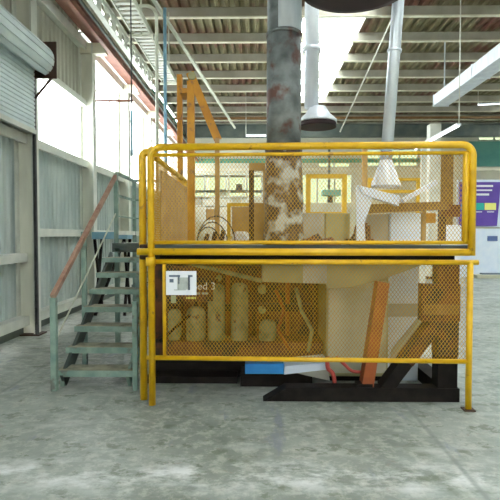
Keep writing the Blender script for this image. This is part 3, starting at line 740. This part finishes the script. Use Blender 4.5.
# greige boxes standing on the deck behind the mesh
def dbox(px0, py0, px1, py1, Y, dep, m_, name, lab, cat, group=None):
    a = at(px0, py1, Y); c = at(px1, py0, Y); z0 = DZ if abs(a.z - DZ) < .12 else a.z
    o = MB().box(a.x, c.x, Y, Y + dep, z0, c.z).build(name, m_, None, .006)
    return tag(o, lab, cat, group)
dbox(303, 213, 325, 245, 5.9, .35, 'greige', 'storage_bin', 'dull greenish grey bin right of the rusty duct base', 'bin', 'bins on the platform')
dbox(325.5, 213, 350, 245, 5.85, .35, 'cream', 'storage_bin', 'pale cream bin between the grey bin and the white bracket', 'bin', 'bins on the platform')
dbox(366, 214, 389, 245, 5.85, .35, 'greige', 'storage_bin', 'beige bin under the brown sloping plank', 'bin', 'bins on the platform')
dbox(390, 213, 421, 245, 5.8, .35, 'bluewhite', 'storage_bin', 'bluish white bin under the plank, rightmost of the bins', 'bin', 'bins on the platform')
# rusty scrap heaps on deck
def heap(px, Y, w_, d_, h_, lab):
    x = AX(px, Y); m = MB(); rnd = random.Random(int(px))
    n = 9; vs = []; 
    N = 10
    for i in range(N + 1):
        for j in range(5):
            u = i / N * 2 - 1; v = j / 4 * 2 - 1
            hgt = h_ * max(0, (1 - u * u)) * max(0, 1 - v * v) * (.6 + .8 * rnd.random())
            vs.append((x + u * w_ / 2, Y + v * d_ / 2, DZ + hgt))
    m.add(vs, [(i * 5 + j, (i + 1) * 5 + j, (i + 1) * 5 + j + 1, i * 5 + j + 1) for i in range(N) for j in range(4)])
    nb = len(vs)
    return tag(m.build('scrap_heap', 'rust'), lab, 'scrap', 'rusty scrap on the platform')
heap(318, 5.0, .50, .3, .12, 'low rusty scrap pile along the deck in front of the grey bin')
m = MB(); c = at(359, 240, 5.75)
for k in range(7):
    t = k * .9; m.bar((c.x - .12 + .04 * k, 5.75 + .02 * math.sin(t), DZ), (c.x - .06 + .03 * k, 5.77, DZ + .12 + .14 * abs(math.sin(t))), .03, .02)
m.box(c.x - .16, c.x + .16, 5.68, 5.84, DZ, DZ + .07)
tag(m.build('rusty_bracket', 'rust'), 'jagged rusty bracket beneath the foot of the white bent bracket', 'bracket')
# white bent bracket
WY = 5.5
wbk = thing('white_bracket', 'white bent channel bracket standing over the beige bin', 'bracket', (AX(372, WY), WY, DZ))
m = MB(); m.prism_xz([P(358, 185, WY), P(400, 196, WY), P(399, 206, WY), P(362, 194, WY)], WY, WY + .12); m.build('top_bar', 'bluewhite', wbk, .004)
m = MB(); m.prism_xz([P(357, 185, WY), P(375, 189, WY), P(371, 206, WY), P(365, 222, WY), P(366, 241.5, WY), P(357, 241.5, WY)], WY + .02, WY + .05); m.build('leg_plate', 'bluewhite', wbk)
tag(MB().bar(at(402, 201, WY), at(436, 182, WY), .07, .05).build('bent_arm', 'galv2'), 'short pale arm rising right from the white bracket', 'arm')
m = MB(); m.prism_xz([P(364, 213, WY + .1), P(370, 204, WY + .1), P(450, 201, WY + .1), P(452, 209, WY + .1)], WY + .15, WY + .34)
tag(m.build('wooden_plank', 'plank'), 'wide brown plank lying across above the bins', 'plank')
rp = thing('rusty_post', 'brown rusty post with a cross plate right of the bluish bin', 'post', (AX(447, WY), 5.9, DZ))
MB().box(AX(440, 5.9), AX(446, 5.9), 5.9, 5.98, DZ, AZ(205, 5.9)).build('post', 'dark', rp)
MB().box(AX(440, 5.88), AX(459, 5.88), 5.85, 5.9, AZ(217, 5.88), AZ(205, 5.88)).build('plate', 'rust', rp)
MB().box(AX(422, 5.9), AX(426, 5.9), 5.9, 5.98, DZ, AZ(208, 5.9)).build('post', 'tan', rp)
dbox(426.2, 213, 436, 223, 5.9, .06, 'orange', 'orange_box', 'small orange box between the posts at the right', 'box')
# tan open frame left of duct
TFY = 6.2
tf = thing('door_frame', 'tan timber frame standing on the deck left of the rusty duct', 'frame', (AX(259, TFY), TFY, DZ))
MB().box(AX(249, TFY), AX(254, TFY), TFY, TFY + .08, DZ, AZ(163, TFY)).build('stile', 'dark', tf)
MB().box(AX(263, TFY), AX(268, TFY), TFY, TFY + .08, DZ, AZ(163, TFY)).build('stile', 'tan', tf)
MB().box(AX(249, TFY), AX(268, TFY), TFY - .005, TFY + .085, AZ(170, TFY), AZ(163, TFY)).build('head_rail', 'tan', tf)
MB().box(AX(254, TFY), AX(263, TFY), TFY, TFY + .07, DZ, AZ(203, TFY)).build('panel', 'tan', tf)
# far yellow guard & tan cabinet
VY = 9.5
def portal(px0, py0, px1, py1, Y, th, m_, name, lab, cat, z0=0):
    s_ = FPX / Y; a = at(px0, py1, Y); c = at(px1, py0, Y); w_ = th / s_
    o = thing(name, lab, cat, ((a.x + c.x) / 2, Y, z0))
    for x in (a.x, c.x - w_): MB().box(x, x + w_, Y, Y + w_, z0, c.z).build('post', m_, o)
    MB().box(a.x, c.x, Y - .01, Y + w_, c.z - w_ * .9, c.z).build('rail', m_, o)
    MB().box(a.x, c.x, Y - .01, Y + w_, a.z - w_, a.z).build('rail', m_, o)
    return o
portal(306, 174, 347, 212, VY, 4.5, 'yellow', 'yellow_guard', 'distant yellow square guard frame seen above the cream bin', 'guard')
portal(227, 203, 255, 236, 8.6, 3.6, 'yellow', 'yellow_guard', 'distant yellow guard frame around the tan cabinet', 'guard')
a = at(232, 236, 8.9); c = at(252, 207, 8.9)
tag(MB().box(a.x, c.x, 8.9, 9.3, 0, c.z).build('tan_cabinet', 'tan'), 'tan cabinet standing inside the distant yellow guard', 'cabinet')
a = at(370, 245, 12); c = at(450, 178, 12)
portal(368, 178, 420, 190, 12.0, 3, 'yellow', 'yellow_guard', 'distant yellow guard behind the pale cone', 'guard')
KYY = 15.0
rk = thing('storage_rack', 'pale green storage rack far behind the hose coil', 'rack', (AX(225, KYY), KYY, 0))
for px in (191, 204, 216, 228, 246, 262): MB().box(AX(px, KYY), AX(px + 1.6, KYY), KYY, KYY + .06, 0, AZ(165, KYY)).build('upright', 'greenline' if px % 2 else 'girt', rk)
for py in (174, 190, 196, 205, 220): MB().box(AX(190, KYY), AX(264, KYY), KYY - .02, KYY + .5, AZ(py, KYY) - .04, AZ(py, KYY)).build('shelf', 'girt' if py != 190 else 'darkbeam', rk)
kx_ = 0
for px, py, w_, h_, mm in ((194, 205, 7, 8, 'greige'), (206, 220, 8, 11, 'tan'), (218, 196, 8, 7, 'offwhite'), (232, 205, 9, 9, 'offwhite'), (248, 220, 9, 12, 'tealwall'), (236, 190, 6, 6, 'cable')):
    a = at(px, py, KYY); c = at(px + w_, py - h_, KYY)
    tag(MB().box(a.x, c.x, KYY + .05, KYY + .4, AZ(py, KYY), c.z).build('stored_carton', mm), 'carton on the distant green rack, ' + ['grey on its left bay', 'brown on its lowest left shelf', 'white directly under its dark shelf', 'white in its right half', 'green on its lowest right shelf', 'black on its dark shelf'][kx_], 'carton', 'cartons on the distant rack'); kx_ += 1
NY = 16.0
for px, m_, lab in ((328, 'darkbeam', 'slim dark post far behind the yellow guard frame'), (362, 'tan', 'tan post far behind the white bracket'), (421, 'girt', 'pale thin post far behind the bent arm')):
    tag(MB().box(AX(px, NY), AX(px + (2 if px == 328 else 5), NY), NY, NY + .12, 0, AZ(142, NY)).build('hall_post', m_), lab, 'post')
a = at(322, 196, 15.6); c = at(340, 190, 15.6)
mc = thing('distant_machine', 'far green and cream workshop machine seen through the yellow guard frame', 'machine', ((a.x + c.x) / 2, 15.8, 0))
MB().box(a.x - .5, c.x + .5, 15.2, 15.9, 0, AZ(204, 15.8)).build('body', 'offwhite', mc, .02)
MB().box(a.x, c.x, 15.4, 15.8, a.z, c.z).build('head', 'tealwall', mc, .02)
MB().box(a.x + .2, a.x + .35, 15.6, 15.8, AZ(204, 15.8), a.z).build('neck', 'cable', mc)
MB().box(AX(345, 19), AX(420, 19), 19, 19.1, 0, AZ(178, 19)).build('screen', 'endwall', mc) if False else None
# coil of hoses on deck
ho = thing('hose_coil', 'tangle of dark looping hoses on the deck right of the orange mast', 'hoses', (AX(205, 6.0), 6.0, DZ))
for k, (r1, r2) in enumerate(((20, 28), (16, 22), (12, 17))):
    pts = [at(197 + r1 * 1.15 * (1 - math.cos(t * PI / 10)) / 1.2, 244 - r2 * math.sin(t * PI / 10), 6.0 + .05 * k) for t in range(0, 11)]
    pts = [Vector((p.x, p.y, max(p.z, DZ + .02))) for p in pts]
    MB().tube(pts, .008).build('hose', 'cable', ho)
for k in range(3):
    a = at(205 + k * 8, 238 - k * 2, 6.1); MB().cyl((a.x, 6.1, DZ), (a.x + .03, 6.12, a.z + .05), .03).build('fitting', 'dark', ho)
m = MB(); c = at(241, 238, 6.4)
bmv = bmesh.new(); bmesh.ops.create_icosphere(bmv, subdivisions=2, radius=1)
rn = random.Random(2)
for v in bmv.verts: v.co *= 1 + (rn.random() - .5) * .3
vs = [(c.x + v.co.x * .13, 6.4 + v.co.y * .1, DZ + .07 + max(-.07, v.co.z * .10)) for v in bmv.verts]
m.add(vs, [tuple(v.index for v in f.verts) for f in bmv.faces]); bmv.free()
tag(m.build('white_sack', 'white'), 'crumpled white sack on the deck in front of the tan cabinet', 'sack')

# ------------------------------------------------------------------ far right: columns, partition, banner
QY = 17.4
o = thing('hall_column', 'cream hall column standing behind the right end of the fence', 'column', (AX(434, QY), QY, 0))
MB().box(AX(429, QY), AX(440, QY), QY, QY + .35, 0, AZ(124, QY)).build('shaft', 'girt', o)
MB().box(AX(428, QY), AX(441, QY), QY - .04, QY + .39, 0, .1).build('base', 'dark', o)
tag(MB().box(AX(441, QY), AX(456, QY), QY + .3, QY + .8, 0, AZ(150, QY)).build('cladding_panel', 'plank'), 'tall brown cladding panel right beside the cream hall column', 'panel')
pw = thing('partition', 'white office partition at the far right beneath the purple banner', 'partition', (AX(500, QY), QY, 0))
xa, xb = AX(440, QY + .6), AX(548, QY + .6)
PYY = QY + .9
MB().box(AX(457, PYY), AX(548, PYY), PYY, PYY + .1, 0, AZ(180, PYY)).build('board', 'bluewhite', pw)
MB().box(AX(457, PYY), AX(548, PYY), PYY - .03, PYY, AZ(228, PYY) - .02, AZ(228, PYY) + .03).build('rail', 'greige', pw)
MB().box(AX(480, PYY), AX(500, PYY), PYY - .25, PYY - .02, .12, .17).build('shelf', 'slate', pw)
MB().box(AX(472, PYY), AX(530, PYY), PYY - .5, PYY - .02, .0, .12).build('plinth', 'offwhite', pw)
a = at(487, 241, PYY); c = at(497, 236, PYY)
pl_ = MB().box(a.x, c.x, PYY - .05, PYY - .03, a.z, c.z); tag(pl_.build('blue_label', 'labelblue'), 'small blue label plate fixed on the white partition', 'label')
BY_ = PYY - .1
bn = thing('banner', 'purple poster banner with blue, green and yellow squares on the partition', 'banner', (AX(480, BY_), BY_, AZ(226, BY_)))
a = at(459, 226, BY_); c = at(501, 182, BY_); d = at(497, 226, BY_)
m = MB(); m.prism_xz([(a.x, a.z), (d.x, a.z), (c.x, c.z), (a.x, c.z)], BY_, BY_ + .03); m.build('sheet', 'purple', bn)
def bm_(x0, y0, x1, y1, mm): a = at(x0, y1, BY_); c = at(x1, y0, BY_); MB().box(a.x, c.x, BY_ - .012, BY_, a.z, c.z).build('print', mm, bn)
bm_(464, 185, 493, 187, 'white'); bm_(467, 189.5, 492, 191, 'white'); bm_(470, 193.5, 489, 195.5, 'white')
bm_(461, 203, 468, 210, 'cyanprint'); bm_(475, 203, 484, 210, 'greenprint'); bm_(484.5, 203, 496, 210, 'yellowprint')
bm_(462, 211.5, 468, 212.3, 'white'); bm_(476, 211.5, 482, 212.3, 'white'); bm_(487, 211.5, 494, 212.3, 'white')
# white bags/box bright behind post
a = at(446, 250, 13); c = at(461, 225, 13)
tag(MB().box(a.x, c.x, 13, 13.4, 0, c.z).build('white_crate', 'white', None, .02), 'tall white crate beyond the right end of the platform', 'crate')
# teal beam at right far
tag(MB().box(AX(478, 22), AX(560, 22), 22.3, 22.45, AZ(170, 22), AZ(168, 22)).build('cream_rail', 'purlin'), 'cream rail crossing high above the purple banner', 'rail')
